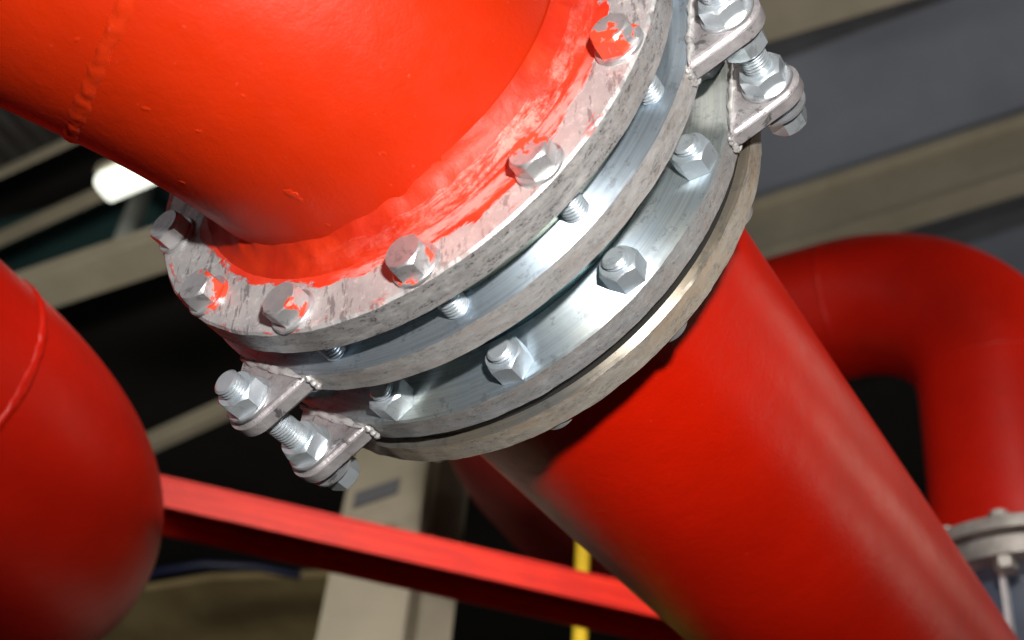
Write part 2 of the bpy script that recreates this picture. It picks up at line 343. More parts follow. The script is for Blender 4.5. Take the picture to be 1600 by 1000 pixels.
def hexnut(flat, h, cham=0.16, hole=0.0):
    """hex prism 0..h along Z (units); outer end chamfered"""
    Rc = flat / math.sqrt(3); V = []; Fc = []
    def ringv(kind):
        out = []
        for k in range(24):
            a = 2 * math.pi * k / 24
            am = (a % (math.pi / 3)) - math.pi / 6
            rh = (flat / 2) / math.cos(am)
            out.append((a, rh))
        return out
    rows = []
    rv = ringv(0)
    def add(f): rows.append([(f(a, rh)) for a, rh in rv])
    ch = flat * cham
    add(lambda a, rh: (rh, 0.0))
    add(lambda a, rh: (rh, h - 0.004 - (rh - flat / 2) * 0.75))
    add(lambda a, rh: (flat / 2 * 0.97, h))
    if hole: add(lambda a, rh: (hole, h)); add(lambda a, rh: (hole, 0.0))
    for row in rows:
        for (a, _), (r, z) in zip(rv, row): V.append((r * math.cos(a) * S, r * math.sin(a) * S, z * S))
    m = len(rows)
    for j in range(m - 1):
        for k in range(24):
            l = (k + 1) % 24; Fc.append((j * 24 + k, j * 24 + l, (j + 1) * 24 + l, (j + 1) * 24 + k))
    if hole:
        j = m - 1
        for k in range(24):
            l = (k + 1) % 24; Fc.append((j * 24 + k, j * 24 + l, l, k))
    else:
        Fc.append(tuple((m - 1) * 24 + k for k in range(24))); Fc.append(tuple(range(24))[::-1])
    return V, Fc
def thread(r, z0, z1, pitch=0.0125, n=28):
    """threaded rod along Z, pointed ends chamfered (units)"""
    prof = [(0.0001, z0), (r * 0.82, z0)]; z = z0 + 0.006
    while z < z1 - pitch:
        prof += [(r, z), (r, z + pitch * 0.15), (r * 0.89, z + pitch * 0.55), (r * 0.89, z + pitch * 0.7)]; z += pitch
    prof += [(r * 0.82, z1), (0.0001, z1)]
    V, Fc, mi = lathe([(a, b, 0) for a, b in prof], n, False)
    return V, Fc
def disc(r, z0, z1, ri=0.0, n=40, bev=0.004):
    V, Fc, mi = lathe([(max(ri, 0.0002), z0, 0), (r, z0, 0), (r, z1 - bev, 0), (r - bev, z1, 0), (max(ri, 0.0002), z1, 0)], n, True)
    return V, Fc
def box_pts(a, b, w1, w2, u, v):
    """prism from a to b; cross-section offsets along u by [0,w1], along v by [0,w2] (world metres)"""
    V = []
    for p in (a, b):
        for i, j in ((0, 0), (1, 0), (1, 1), (0, 1)): V.append(p + u * (w1 * i) + v * (w2 * j))
    Fc = [(0, 1, 2, 3), (7, 6, 5, 4), (0, 4, 5, 1), (1, 5, 6, 2), (2, 6, 7, 3), (3, 7, 4, 0)]
    return V, Fc
def bevelled(me, w, seg=2):
    bm = bmesh.new(); bm.from_mesh(me)
    bmesh.ops.bevel(bm, geom=[e for e in bm.edges if len(e.link_faces) == 2 and e.calc_face_angle(0) > R(35)], offset=w, segments=seg, affect='EDGES', clamp_overlap=True)
    for f in bm.faces: f.smooth = True
    for e in bm.edges: e.smooth = not (len(e.link_faces) != 2 or e.calc_face_angle(0) > R(40))
    bm.to_mesh(me); bm.free(); return me

# ------------------------------------------------------------------ the frame of the main pipe line
d = Vector((0.52017, 0.55373, 0.65024)).normalized()
a1 = (UP - d * UP.dot(d)).normalized(); a2 = d.cross(a1)
JM = frame(W(P0), WD(d), WD(a1))
def cvJ(ang, t, r=1.0):        # point in survey units from polar joint coordinates
    a = R(ang); return P0 + d * t + (a1 * math.cos(a) + a2 * math.sin(a)) * r
RP = 0.71                      # pipe radius

def arc_pts(Sx, di, n, rho, th, L0, L1, na=48, dense=0.12):
    pts = []
    k = max(2, int(L0 / dense)) if L0 > 0 else 0
    for i in range(k): pts.append(Sx - di * (L0 * (1 - i / k)))
    for i in range(na + 1):
        a = th * i / na; pts.append(Sx + di * (rho * math.sin(a)) + n * (rho * (1 - math.cos(a))))
    e = di * math.cos(th) + n * math.sin(th); E = pts[-1].copy()
    k = max(2, int(L1 / dense))
    for i in range(1, k + 1): pts.append(E + e * (L1 * i / k))
    return pts, E, e
def rough_r(r, amp=0.0012):
    def f(i, a, p):
        return r * S * (1 + amp * noise.noise(Vector(p) * 9) + amp * 0.8 * noise.noise(Vector(p) * 30))
    return f
def weld_bead(Ew, ew, r, width, height, seed, amp=0.5, n=420, m=9, ripple=1.0, ref=None):
    """rippled weld bead round a pipe, built in world metres"""
    z = ew.normalized(); x = (ref or z.orthogonal()); x = (x - z * x.dot(z)).normalized(); y = z.cross(x); V, Fc = [], []
    for i in range(n):
        a = 2 * math.pi * i / n
        ph = a * 58 + 2.0 * noise.noise(Vector((math.cos(a) * 5, math.sin(a) * 5, seed)))
        rp = 0.5 + 0.5 * math.sin(ph)
        wv = 1 + 0.35 * noise.noise(Vector((math.cos(a) * 9, math.sin(a) * 9, seed + 5)))
        for j in range(m):
            q = j / (m - 1) * 2 - 1
            hh = height * (1 - q * q) ** 0.8 * (0.75 + 0.28 * rp * ripple + 0.6 * amp * noise.noise(Vector((math.cos(a) * 30, math.sin(a) * 30, seed + q))))
            off = q * width * wv / 2 + 0.25 * width * (0.4 - abs(q)) * math.sin(ph + 1) * ripple * 0.4
            rr = (r - 0.004 + hh) * S
            V.append(Ew + (x * math.cos(a) + y * math.sin(a)) * rr + z * (off * S))
    for i in range(n):
        k = (i + 1) % n
        for j in range(m - 1): Fc.append((i * m + j, k * m + j, k * m + j + 1, i * m + j + 1))
    return V, Fc

# ================================================================== upper red elbow with its flange
TH, RHO = 0.494, 2.13
nb_ = a1 * math.cos(-1.3624) + a2 * math.sin(-1.3624)
# the fit's bend starts 0.118 behind the flange face
pts, E1, e1 = arc_pts(P0 + d * 0.2055, -d, nb_, RHO, TH, 0.0, 3.6)
up_pipe = thing('elbow_pipe', JM, 'large bright red elbow pipe at the top left with a paint smeared flange', 'pipe')
V, Fc = tube([W(p) for p in pts], 0, 128, True, rough_r(RP, 0.0015))
put('pipe_wall', mesh('pipe_wall', to_local(V, JM), Fc, M_RED), up_pipe)
from mathutils.bvhtree import BVHTree
bvh = BVHTree.FromPolygons(V, Fc)
for bx, by, br in ((455, 303, 0.022), (468, 311, 0.012), (228, 170, 0.012), (285, 285, 0.010), (120, 62, 0.010), (512, 352, 0.010), (380, 150, 0.009), (600, 240, 0.009), (310, 205, 0.010), (640, 120, 0.009)):
    h_, nn, fi, dd = bvh.ray_cast(CAM, (ROT @ Vector(((bx - 800) / F_PX, (by - 500) / F_PX, 1))).normalized())
    if h_ is None: continue
    Vb, Fb, _ = lathe([(0.0002, br * 0.18), (br * 0.45, br * 0.15), (br * 0.8, br * 0.07), (br, -0.004)], 12, False, lambda a, j, rr, z: (rr * (1 + 0.3 * math.sin(2 * a + bx) + 0.2 * math.sin(5 * a)), z))
    Mb = frame(h_, nn if nn.dot(h_ - CAM) < 0 else -nn, Vector((1, 0, 0)))
    put('paint_blister', mesh('paint_blister', to_local([Mb @ Vector(v) for v in Vb], JM), Fb, M_REDW), up_pipe)
V, Fc = weld_bead(W(E1), WD(e1), RP, 0.055, 0.0115, 3, ripple=1.0)
put('weld_bead', mesh('weld_bead', to_local(V, JM), Fc, M_REDW), up_pipe)
put('flange', ring_mesh('flange', 0.60, 1.0, 0.0, 0.112, [M_FFACE, M_RIM1, M_RIM1], 0.008, 300, 0.003, 1.0), up_pipe)
# fillet weld where the elbow meets the flange: lumpy cone
prof = []
for j in range(12):
    q = j / 11; prof.append((RP - 0.012 + 0.105 * q ** 1.5, -0.105 * (1 - q) ** 1.35 + 0.006 * (q > 0.99)))
def lump(a, j, r, z):
    q = j / 11; v = Vector((math.cos(a) * 9, math.sin(a) * 9, q * 2)); v2 = Vector((math.cos(a) * 26, math.sin(a) * 26, q * 5))
    k = math.sin(math.pi * min(1, q * 1.0)) ** 0.5
    return r + 0.009 * k * noise.noise(v) + 0.004 * k * noise.noise(v2), z - 0.006 * k * abs(noise.noise(v2 * 0.7))
V, Fc, mi = lathe([(a, b, 0) for a, b in prof], 300, False, lump)
put('fillet_weld', mesh('fillet_weld', V, Fc, M_SCUFF, None, 60), up_pipe)
# paint blister on the elbow wall
# ================================================================== lower straight red pipe with its flange
low_pipe = thing('straight_pipe', JM, 'straight red pipe running from the bolted flanges to the lower right corner', 'pipe')
pl = [P0 + d * (0.70 + 0.12 * i) for i in range(70)]
V, Fc = tube([W(p) for p in pl], 0, 128, True, rough_r(0.716, 0.0012))
put('pipe_wall', mesh('lower_pipe_wall', to_local(V, JM), Fc, M_REDL), low_pipe)
put('flange', ring_mesh('lower_flange', 0.60, 1.003, 0.6885, 0.792, [M_FACE4, M_RIM4, M_RIM4], 0.008, 300, 0.0035, 4.0), low_pipe)
prof = [(0.80, 0.785, 0), (0.765, 0.80, 0), (0.735, 0.83, 0), (0.714, 0.87, 0)]
V, Fc, mi = lathe(prof, 200, False)
put('fillet_weld', mesh('lower_fillet_weld', V, Fc, M_REDL, None, 60), low_pipe)

# ================================================================== the dismantling joint between the flanges
joint = thing('flange_joint', JM, 'silvery double ring flange joint clamped between the two red pipes by bolts and tie rods', 'flange joint')
sl, fs, mi = lathe([(0.775, 0.10, 0), (0.775, 0.70, 0), (0.70, 0.70, 0), (0.70, 0.10, 0)], 200, True)
put('inner_sleeve', mesh('inner_sleeve', sl, fs, M_SLEEVE, None, 30), joint)
sl, fs, mi = lathe([(0.775, 0.1125, 0), (0.875, 0.1125, 0), (0.885, 0.125, 0), (0.885, 0.212, 0), (0.775, 0.212, 0)], 200, True)
put('raised_collar', mesh('raised_collar', sl, fs, M_SLEEVE, None, 30), joint)
put('clamp_ring', ring_mesh('clamp_ring', 0.776, 1.006, 0.2134, 0.3183, [M_FACE2, M_RIM2, M_RIM2], 0.007, 300, 0.003, 7.0), joint)
put('clamp_ring', ring_mesh('clamp_ring_lower', 0.776, 0.998, 0.5361, 0.6376, [M_FACE3, M_RIM3, M_RIM3], 0.007, 300, 0.003, 9.0), joint)
sl, fs, mi = lathe([(0.776, 0.6385, 0), (0.968, 0.6385, 0), (0.968, 0.6875, 0), (0.776, 0.6875, 0)], 200, True)  # gasket widened so its black also paints the dark gap
M_RUB = plain('black_gap_shade_rubber', (0.012, 0.012, 0.012), None, 0.7)
put('gap_shade_gasket', mesh('gap_shade_gasket', sl, fs, M_RUB, None, 30), joint)

# bolts -------------------------------------------------------------
FL = 0.118; FN = 0.124
me_head = mesh('bolt_head', *hexnut(FL, 0.062), M_BOLT, None, 20)
me_headr = mesh('bolt_head_red', *hexnut(FL, 0.062), M_BOLTRED, None, 20)
me_low = mesh('low_head', *disc(0.07, 0, 0.030, bev=0.012), M_BOLT)
me_lowr = mesh('low_head_red', *disc(0.07, 0, 0.030, bev=0.012), M_BOLTRED)
me_wash = mesh('washer', *disc(0.078, 0, 0.014), M_BOLT)
me_washr = mesh('washer_red', *disc(0.078, 0, 0.014), M_BOLTRED)
me_nut = mesh('hex_nut', *hexnut(FN, 0.078, hole=0.040), M_NUT, None, 20)
me_shank = mesh('bolt_shank', *thread(0.042, 0.0, 0.372), M_NUT, None, 24)
me_shank2 = mesh('bolt_shank_short', *thread(0.042, 0.432, 0.80), M_NUT, None, 24)
angs = [-106 - 28.1 * k for k in range(6)] + [-246.5 - 27.4 * (k + 1) for k in range(7)]
RB = 0.925
tilt = [4, 24, 10, 20, 13, 6, 0, 9, 17, 3, 12, 21, 5]
for k, ang in enumerate(angs):
    a = R(ang); px, py = RB * math.cos(a) * S, RB * math.sin(a) * S
    redb = k in (0, 1, 2, 5, 3, 4)
    # upper bolt: head on the elbow's flange face, pointing back along the pipe
    L = T(px, py, -0.014 * S) @ Matrix.Rotation(math.pi, 4, 'X') @ Matrix.Rotation(a * -1 + R(tilt[k]), 4, 'Z')
    b = put('hex_bolt', me_headr if redb else me_head, joint, L)
    if redb: b['label'] = 'hex bolt head daubed with red paint'
    wz = put('washer', me_washr if redb else me_wash, b, T(0, 0, -0.0138 * S))
    sh = put('threaded_shank', me_shank, b, Matrix.Rotation(math.pi, 4, 'X') @ T(0, 0, -0.012 * S))
    # lower bolt: head on the far side of the lower flange, nut on the lower ring's face
    L = T(px, py, 0.793 * S) @ Matrix.Rotation(R(tilt[-k - 1]), 4, 'Z')
    b2 = put('hex_bolt', me_lowr if k % 2 else me_low, joint, L)
    put('threaded_shank', me_shank2, b2, T(0, 0, -0.793 * S))
    tl = R([0, 30, 12, 26, 8, 38, 15, 20, 5, 30, 22, 11, 3][k])
    put('hex_nut', me_nut, b2, T(0, 0, (0.535 - 0.793) * S) @ Matrix.Rotation(math.pi, 4, 'X') @ Matrix.Rotation(tl, 4, 'Z'))

# lugs and tie rods ---------------------------------------------------
def lug_mesh(name, thick=0.078, seed=0):
    """ear plate in XY, ring centre at origin, ear along +X, z 0..thick"""
    cx_, er = 1.128, 0.098
    out = []
    hw = 0.178
    out.append((0.985, -hw)); out.append((1.02, -hw * 0.93))
    for i in range(15):
        a = -math.pi * 0.36 + 2 * math.pi * 0.36 * i / 14
        out.append((cx_ + er * math.cos(a), er * math.sin(a)))
    out.append((1.02, hw * 0.93)); out.append((0.985, hw))
    out.append((0.97, 0.1)); out.append((0.965, 0.0)); out.append((0.97, -0.1))
    n = len(out); V = [(x * S, y * S, 0) for x, y in out] + [(x * S, y * S, thick * S) for x, y in out]
    Fc = [tuple(range(n))[::-1], tuple(range(n, 2 * n))] + [(i, (i + 1) % n, n + (i + 1) % n, n + i) for i in range(n)]
    me = mesh(name, V, Fc, M_LUG, None, 30)
    return bevelled(me, 0.018 * S, 3)
me_lug = lug_mesh('lug')
def bead_line(name, p, q, r, mat, seed, nseg=26, m=10, ripple=0.35, namp=0.45, nf=16):
    p, q = Vector(p) * S, Vector(q) * S; ax = (q - p).normalized(); u = ax.orthogonal().normalized(); w = ax.cross(u); V, Fc = [], []
    for i in range(nseg):
        s = i / (nseg - 1); c = p.lerp(q, s); taper = min(1, 5 * s + 0.12, 5 * (1 - s) + 0.12)
        c = c + (u * noise.noise(Vector((s * 7, seed, 0))) + w * noise.noise(Vector((s * 7, seed, 5)))) * r * S * 0.35
        for k in range(m):
            a = 2 * math.pi * k / m
            rr = r * S * taper * (1 + ripple * math.sin(s * nseg * 1.3) * 0.5 + namp * noise.noise(Vector((s * nf, math.cos(a) * 1.5, math.sin(a) * 1.5 + seed))))
            V.append(c + (u * math.cos(a) + w * math.sin(a)) * rr)
    for i in range(nseg - 1):
        for k in range(m):
            l = (k + 1) % m; Fc.append((i * m + k, i * m + l, (i + 1) * m + l, (i + 1) * m + k))
    Fc.append(tuple(range(m))[::-1]); Fc.append(tuple(range((nseg - 1) * m, nseg * m)))
    return mesh(name, V, Fc, mat, None, 60)
wl = [bead_line('lug_weld', (0.998, -0.172, 0.082), (0.998, 0.172, 0.082), 0.016, M_LUGW, 1),
      bead_line('lug_weld', (0.996, -0.183, 0.0), (0.996, -0.183, 0.080), 0.010, M_LUGW, 2, 40, 12, 0.0, 0.25, 4),
      bead_line('lug_weld', (0.996, 0.183, 0.0), (0.996, 0.183, 0.080), 0.010, M_LUGW, 3, 40, 12, 0.0, 0.25, 4),
      bead_line('lug_weld', (1.005, -0.172, -0.002), (1.005, 0.172, -0.002), 0.012, M_LUGW, 4)]
FR = 0.133
me_rod = mesh('tie_rod', *thread(0.046, 0.098, 0.66), M_NUT, None, 24)
me_rhead = mesh('rod_head', *hexnut(0.116, 0.080), M_NUT, None, 20)
me_rnut = mesh('rod_nut', *hexnut(FR, 0.062, hole=0.044), M_NUT, None, 20)
me_rwash = mesh('rod_washer', *disc(0.086, 0, 0.013), M_BOLT)
for q, ang in enumerate((-146.0, 97.6, -24.2)):
    A = Matrix.Rotation(R(ang), 4, 'Z')
    for z in (0.2175, 0.532):
        lg = put('lug', me_lug, joint, A @ T(0, 0, z * S))
        if ang == -24.2: pass
        for w_ in wl:
            put('weld_bead', w_, lg, Matrix.Identity(4))
    rod = put('tie_rod', me_rod, joint, A @ T(1.128 * S, 0, 0))
    put('rod_head', me_rhead, rod, T(0, 0, 0.648 * S) @ Matrix.Rotation(R(11 + 20 * q), 4, 'Z'))
    put('washer', me_rwash, rod, T(0, 0, 0.6335 * S))
    def nut_up(z, tw):      # nut whose chamfered end points back (-Z); z = seat
        put('hex_nut', me_rnut, rod, T(0, 0, (z - 0.0125) * S) @ Matrix.Rotation(math.pi, 4, 'X') @ Matrix.Rotation(R(tw), 4, 'Z'))
        put('washer', me_rwash, rod, T(0, 0, z * S) @ Matrix.Rotation(math.pi, 4, 'X'))
    nut_up(0.2195 - 0.002, 20 + 9 * q); nut_up(0.530, 5 + 22 * q)
    if q != 0: put('hex_nut', me_rnut, rod, T(0, 0, 0.305 * S) @ Matrix.Rotation(R(18), 4, 'Z'))

# ================================================================== other pipes
def elbow_thing(name, label, Sx, di, n, rho, L0, L1, r, mat, beads, th=math.pi / 2, cat='pipe', seg=96):
    Sx, di = Vector(Sx), Vector(di).normalized(); n = Vector(n); n = (n - di * n.dot(di)).normalized()
    pts, E, e = arc_pts(Sx, di, n, rho, th, L0, L1)
    M = frame(W(Sx), WD(di), WD(n)); t = thing(name, M, label, cat)
    V, Fc = tube([W(p) for p in pts], 0, seg, True, rough_r(r, 0.0012))
    put('pipe_wall', mesh('pipe_wall', to_local(V, M), Fc, mat), t)
    for C_, ax_, wd, ht, sd in beads:
        c = Sx if C_ == 's' else E; ax = di if C_ == 's' else e
        V, Fc = weld_bead(W(c), WD(ax), r, wd, ht, sd, n=260, ripple=ax_)
        put('weld_bead', mesh('weld_bead', to_local(V, M), Fc, mat), t)
    return t, E, e, M
elbow_thing('elbow_pipe', 'deep red pipe elbow filling the lower left corner, weld seam near its top', (-2.914, 0.348, 6.246), (0.411, 0.589, 0.696),
            (-0.885, 0.076, 0.459), 2.11, 3.0, 3.0, 0.71, M_RED2, [('s', 0.3, 0.06, 0.018, 11), ('e', 0.3, 0.06, 0.015, 12)])
rp, RE, re_, RM = elbow_thing('return_bend_pipe', 'dull red pipe bending down over the valve at the right edge', (3.344, -0.104, 12.793), (0.852, -0.244, -0.464),
            (-0.128, 0.762, -0.635), 1.42, 2.6, 1.93, 0.71, M_RED2, [('s', 0.1, 0.05, 0.012, 21), ('e', 0.1, 0.05, 0.012, 22)])
elbow_thing('shadowed_pipe', 'dark red pipe bend in shadow behind the joint, above the red channel', (-0.2439, 0.2426, 14.0), -UP, d, 1.07, 3.0, 1.6, 0.71, M_REDSHADOW, [])

# ---- valve under the right-hand pipe
VC = RE + re_ * 1.93
VM = frame(W(VC), WD(re_), WD((0, 0, -1)))
valve = thing('pipe_valve', VM, 'blue grey valve with a cream bolted flange under the right red pipe', 'valve')
V, Fc, mi = lathe([(0.60, -0.06), (0.985, -0.06), (1.0, -0.045), (1.0, 0.055), (0.6, 0.055)], 96, True)
put('pipe_flange', mesh('pipe_flange', V, Fc, M_CREAM), valve)
V, Fc, mi = lathe([(0.60, 0.085), (0.93, 0.085), (0.955, 0.10), (0.955, 0.25), (0.6, 0.25)], 96, True)
put('valve_flange', mesh('valve_flange', V, Fc, M_CREAM), valve)
V, Fc, mi = lathe([(0.66, 0.25), (0.80, 0.251), (0.74, 0.33), (0.74, 1.0), (0.80, 1.15), (0.66, 1.16)], 96, True)
put('valve_body', mesh('valve_body', V, Fc, M_VALVE), valve)
V, Fc, mi = lathe([(0.60, 1.16), (0.955, 1.161), (0.955, 1.32), (0.6, 1.32)], 96, True)
put('valve_flange', mesh('valve_flange_lower', V, Fc, M_CREAM), valve)
me_h2 = mesh('valve_bolt', *hexnut(0.15, 0.085), M_CREAM, None, 20)
me_h3 = mesh('valve_nut', *hexnut(0.15, 0.10), M_CREAM, None, 20)
for k in range(12):
    a = 2 * math.pi * k / 12 + 0.12
    b = put('hex_bolt', me_h2, valve, T(0.86 * S * math.cos(a), 0.86 * S * math.sin(a), -0.0598 * S) @ Matrix.Rotation(math.pi, 4, 'X'))
    put('hex_nut', me_h3, b, T(0, 0, -(0.25 + 0.061) * S) @ Matrix.Rotation(math.pi, 4, 'X'))
for k, a in enumerate((-70, -40, 5, 40, 80)):
    A = Matrix.Rotation(R(a), 4, 'Z')
    V, Fc = box_pts(Vector((0.72, -0.02, 0.27)) * S, Vector((0.72, -0.02, 1.15)) * S, 0.11 * S, 0.04 * S, Vector((1, 0, 0)), Vector((0, 1, 0)))
    put('rib', mesh('rib', V, Fc, M_TAG), valve, A)
V, Fc = box_pts(Vector((0.735, -0.16, 0.50)) * S, Vector((0.735, -0.16, 0.98)) * S, 0.045 * S, 0.30 * S, Vector((1, 0, 0)), Vector((0, 1, 0)))
PA = Matrix.Rotation(R(-15), 4, 'Z')
plate = put('cast_plate', bevelled(mesh('cast_plate', V, Fc, M_TAG), 0.01 * S), valve, PA)
def text_mesh(name, s, size, mat):
    c = D.curves.new(name, 'FONT'); c.body = s; c.size = size; c.extrude = 0.002; c.align_x = 'CENTER'; c.align_y = 'CENTER'
    o = D.objects.new(name, c); COL.objects.link(o); dg = bpy.context.evaluated_depsgraph_get()
    me = D.meshes.new_from_object(o.evaluated_get(dg)); D.objects.remove(o); me.materials.clear(); me.materials.append(mat); return me
LM = Matrix(((0, 0, 1, 0.782 * S), (1, 0, 0, 0.0), (0, -1, 0, 0.80 * S), (0, 0, 0, 1)))
LM = Matrix(((0, 0, 1, 0.782 * S), (1, 0, 0, 0.0), (0, -1, 0, 0.80 * S), (0, 0, 0, 1)))
put('letter', text_mesh('letter', 'A', 0.06, M_INK), plate, LM)

# ================================================================== hall: rays from the camera to horizontal planes give the survey points
def ray(px, py): return (ROT @ Vector(((px - 800) / F_PX, (py - 500) / F_PX, 1)))
def atz(px, py, z):            # world point seen at a photograph pixel, at world height z
    r = ray(px, py); return CAM + r * ((z - CAM.z) / r.z)
def atd(px, py, depth):        # world point at a distance in front of the camera
    return CAM + ray(px, py) * depth
ZU = Vector((0, 0, 1))

# red channel (inverted U, open below)
A = atd(150, 718, 2.25)
Bz = atz(1180, 953, A.z); ax = (Bz - A).normalized(); sd = ZU.cross(ax).normalized()   # sd: horizontally away from the camera
if sd.y < 0: sd = -sd
print('channel depths', (A - CAM).length, (Bz - CAM).length, 'height', A.z)
A = A - ax * 0.5; Bz = Bz + ax * 0.6
HL, WL, TK = 0.066, 0.090, 0.007
CM = frame(A, ax, ZU)
ch = thing('steel_channel', CM, 'red painted steel channel crossing behind the pipes, open side down', 'steel channel')
for nm, o_, w1, w2 in (('near_leg', Vector((0, 0, -HL)), TK, HL - TK - 0.0005), ('top_web', Vector((0, 0, -TK)), WL, TK), ('far_leg', sd * (WL - TK) - ZU * HL, TK, HL - TK - 0.0005)):
    V, Fc = box_pts(A + o_, Bz + o_, w1, w2, sd, ZU)
    put(nm, bevelled(mesh(nm, to_local(V, CM), Fc, M_REDB), 0.0012, 2), ch)

# beige H column
def prism_thing_parts(t, M, specs, mat):
    for nm, V, Fc in specs: put(nm, bevelled(mesh(nm, to_local(V, M), Fc, mat), 0.004, 2), t)
DC = 3.3
c0, c1 = atd(512, 905, DC), atd(646, 885, DC)
c1.z = c0.z
fa = (c1 - c0); wcol = fa.length; fa.normalize(); fb = ZU.cross(fa).normalized()
if fb.y < 0: fb = -fb
fa2 = fa
zt, zb = 8.2, 0.0
KM = frame(Vector((c0.x, c0.y, 0)), ZU, fa)
col = thing('steel_column', KM, 'beige steel H column standing behind the red channel', 'column')
base0 = Vector((c0.x, c0.y, zb)); top0 = Vector((c0.x, c0.y, zt))
sh = fa * 0.135 + fb * 0.15
specs = []
V, Fc = box_pts(base0, top0, wcol, 0.014, fa, fb); specs.append(('flange', V, Fc))
V, Fc = box_pts(base0 + fb * 0.152 , top0 + fb * 0.152, wcol, 0.014, fa, fb); 
V, Fc = box_pts(base0 + sh, top0 + sh, wcol * 0.8, 0.014, fa, fb); specs.append(('flange', V, Fc))
V, Fc = box_pts(base0 + fa * (wcol - 0.012) + fb * 0.0145, top0 + fa * (wcol - 0.012) + fb * 0.0145, 0.010, 0.134, fa, fb); specs.append(('web', V, Fc))
prism_thing_parts(col, KM, specs, M_BEIGE)
V, Fc = box_pts(atd(556, 772, DC - 0.01), atd(626, 748, DC - 0.01), 0.006, 0.05, -fb, -ZU)
put('plate_shadow', mesh('plate_shadow', to_local(V, KM), Fc, M_GREYB), col)  # thin dark sheet standing in for the bolt plate's shadow

# yellow marker pole
Yp = atd(908, 930, 2.75)
YM = frame(Vector((Yp.x, Yp.y, 0)), ZU, Vector((1, 0, 0)))
yo = thing('yellow_post', YM, 'thin yellow post seen between the red channel and the lower pipe', 'post')
V, Fc, mi = lathe([(0.072, 0), (0.072, 5.2 / S), (0.065, 5.2 / S + 0.02), (0.0002, 5.2 / S + 0.02), (0.0002, 0)], 24, True)
put('pole', mesh('pole', V, Fc, M_YEL), yo)
V, Fc, mi = lathe([(0.30, 0), (0.30, 0.05), (0.075, 0.05), (0.075, 0)], 24, True)
put('base_plate', mesh('base_plate', V, Fc, M_YEL), yo)

# roof
ZR = 6.6
def quad_slab(name, pxs, z, th, mat, parent=None, kind=None, under=0):
    P = [atz(x, y, z) for x, y in pxs]
    V = P + [p + ZU * th for p in P]
    n = len(P); Fc = [tuple(range(n))[::-1], tuple(range(n, 2 * n))] + [(i, (i + 1) % n, n + (i + 1) % n, n + i) for i in range(n)]
    o = put(name, mesh(name, V, Fc, mat))
    if kind: o['kind'] = kind
    return o
# one big roof sheet, then panels a little below it
V = [Vector((x, y, ZR + 0.35 + k)) for k in (0, 0.05) for x, y in ((-12, -4), (12, -4), (12, 22), (-12, 22))]
roof = put('ceiling', mesh('ceiling', V, [(3, 2, 1, 0), (4, 5, 6, 7), (0, 1, 5, 4), (1, 2, 6, 5), (2, 3, 7, 6), (3, 0, 4, 7)], M_BLACK)); roof['kind'] = 'structure'
V = [Vector((x, y, k)) for k in (-0.1, 0) for x, y in ((-12, -4), (12, -4), (12, 22), (-12, 22))]
flr = put('floor', mesh('floor', V, [(3, 2, 1, 0), (4, 5, 6, 7), (0, 1, 5, 4), (1, 2, 6, 5), (2, 3, 7, 6), (3, 0, 4, 7)], M_CONC)); flr['kind'] = 'structure'
V = [Vector((x, y, z)) for y in (14, 14.2) for x, z in ((-12, 0), (12, 0), (12, ZR + 0.34), (-12, ZR + 0.34))]
wl_ = put('wall', mesh('wall', V, [(3, 2, 1, 0), (4, 5, 6, 7), (0, 1, 5, 4), (1, 2, 6, 5), (2, 3, 7, 6), (3, 0, 4, 7)], M_BLACK)); wl_['kind'] = 'structure'

def tag_slab(name, pxs, z, th, mat, label, cat, group=None):
    o = quad_slab(name, pxs, z, th, mat); c = sum((Vector(v.co) for v in o.data.vertices), Vector()) / len(o.data.vertices)
    for v in o.data.vertices: v.co -= c
    o.location = c; return props(o, label, cat, group)
tag_slab('roof_panel', [(1000, -40), (1470, -140), (1560, -40), (1480, 0), (1245, 84), (1000, 172)], ZR + 0.04, 0.02, M_GREYB, 'dark grey roof strip behind the beige beam at the top right', 'roof panel', 'roof panels')
tag_slab('roof_panel', [(1000, 172), (1245, 84), (1480, 0), (1700, -80), (1700, 250), (1000, 470)], ZR + 0.10, 0.02, M_SLATE, 'wide slate blue roof panel at the upper right', 'roof panel', 'roof panels')
tag_slab('roof_panel', [(1000, 545), (1700, 322), (1700, 470), (1000, 690)], ZR + 0.12, 0.02, M_SLATE, 'dark slate roof panel showing above the return bend at the right edge', 'roof panel', 'roof panels')

def beam(name, p, q, wpx, z, web, mat, label, group='roof beams', thick=0.03, ext=0.25):
    """I-beam: bottom flange between two image points at height z, wpx = (near edge, far edge) offsets"""
    (x0, y0), (x1, y1) = p, q
    a, b = atz(x0, y0, z), atz(x1, y1, z); c, e = atz(x0, y0 + wpx, z), atz(x1, y1 + wpx, z)
    axb = (b - a).normalized(); off = (c - a); off -= axb * off.dot(axb); fw = off.length; u = off.normalized()
    L = (b - a).length; a = a - axb * L * ext; b = b + axb * L * ext
    M = frame(a, axb, ZU); t = thing(name, M, label, 'beam', group)
    V, Fc = box_pts(a, b, fw, thick, u, ZU); put('bottom_flange', bevelled(mesh('bottom_flange', to_local(V, M), Fc, mat), 0.003), t)
    V, Fc = box_pts(a + u * (fw / 2 - 0.01) + ZU * (thick + 0.0005), b + u * (fw / 2 - 0.01) + ZU * (thick + 0.0005), 0.02, web, u, ZU)
    put('web', mesh('web', to_local(V, M), Fc, mat), t)
    V, Fc = box_pts(a + ZU * (thick + web + 0.001), b + ZU * (thick + web + 0.001), fw, thick, u, ZU)
    put('top_flange', mesh('top_flange', to_local(V, M), Fc, mat), t)
    return t
beam('roof_beam', (1160, -10), (1420, -90), 88, 6.0, 0.45, M_BEIGE, 'wide beige steel roof beam cut off by the top edge at the right')
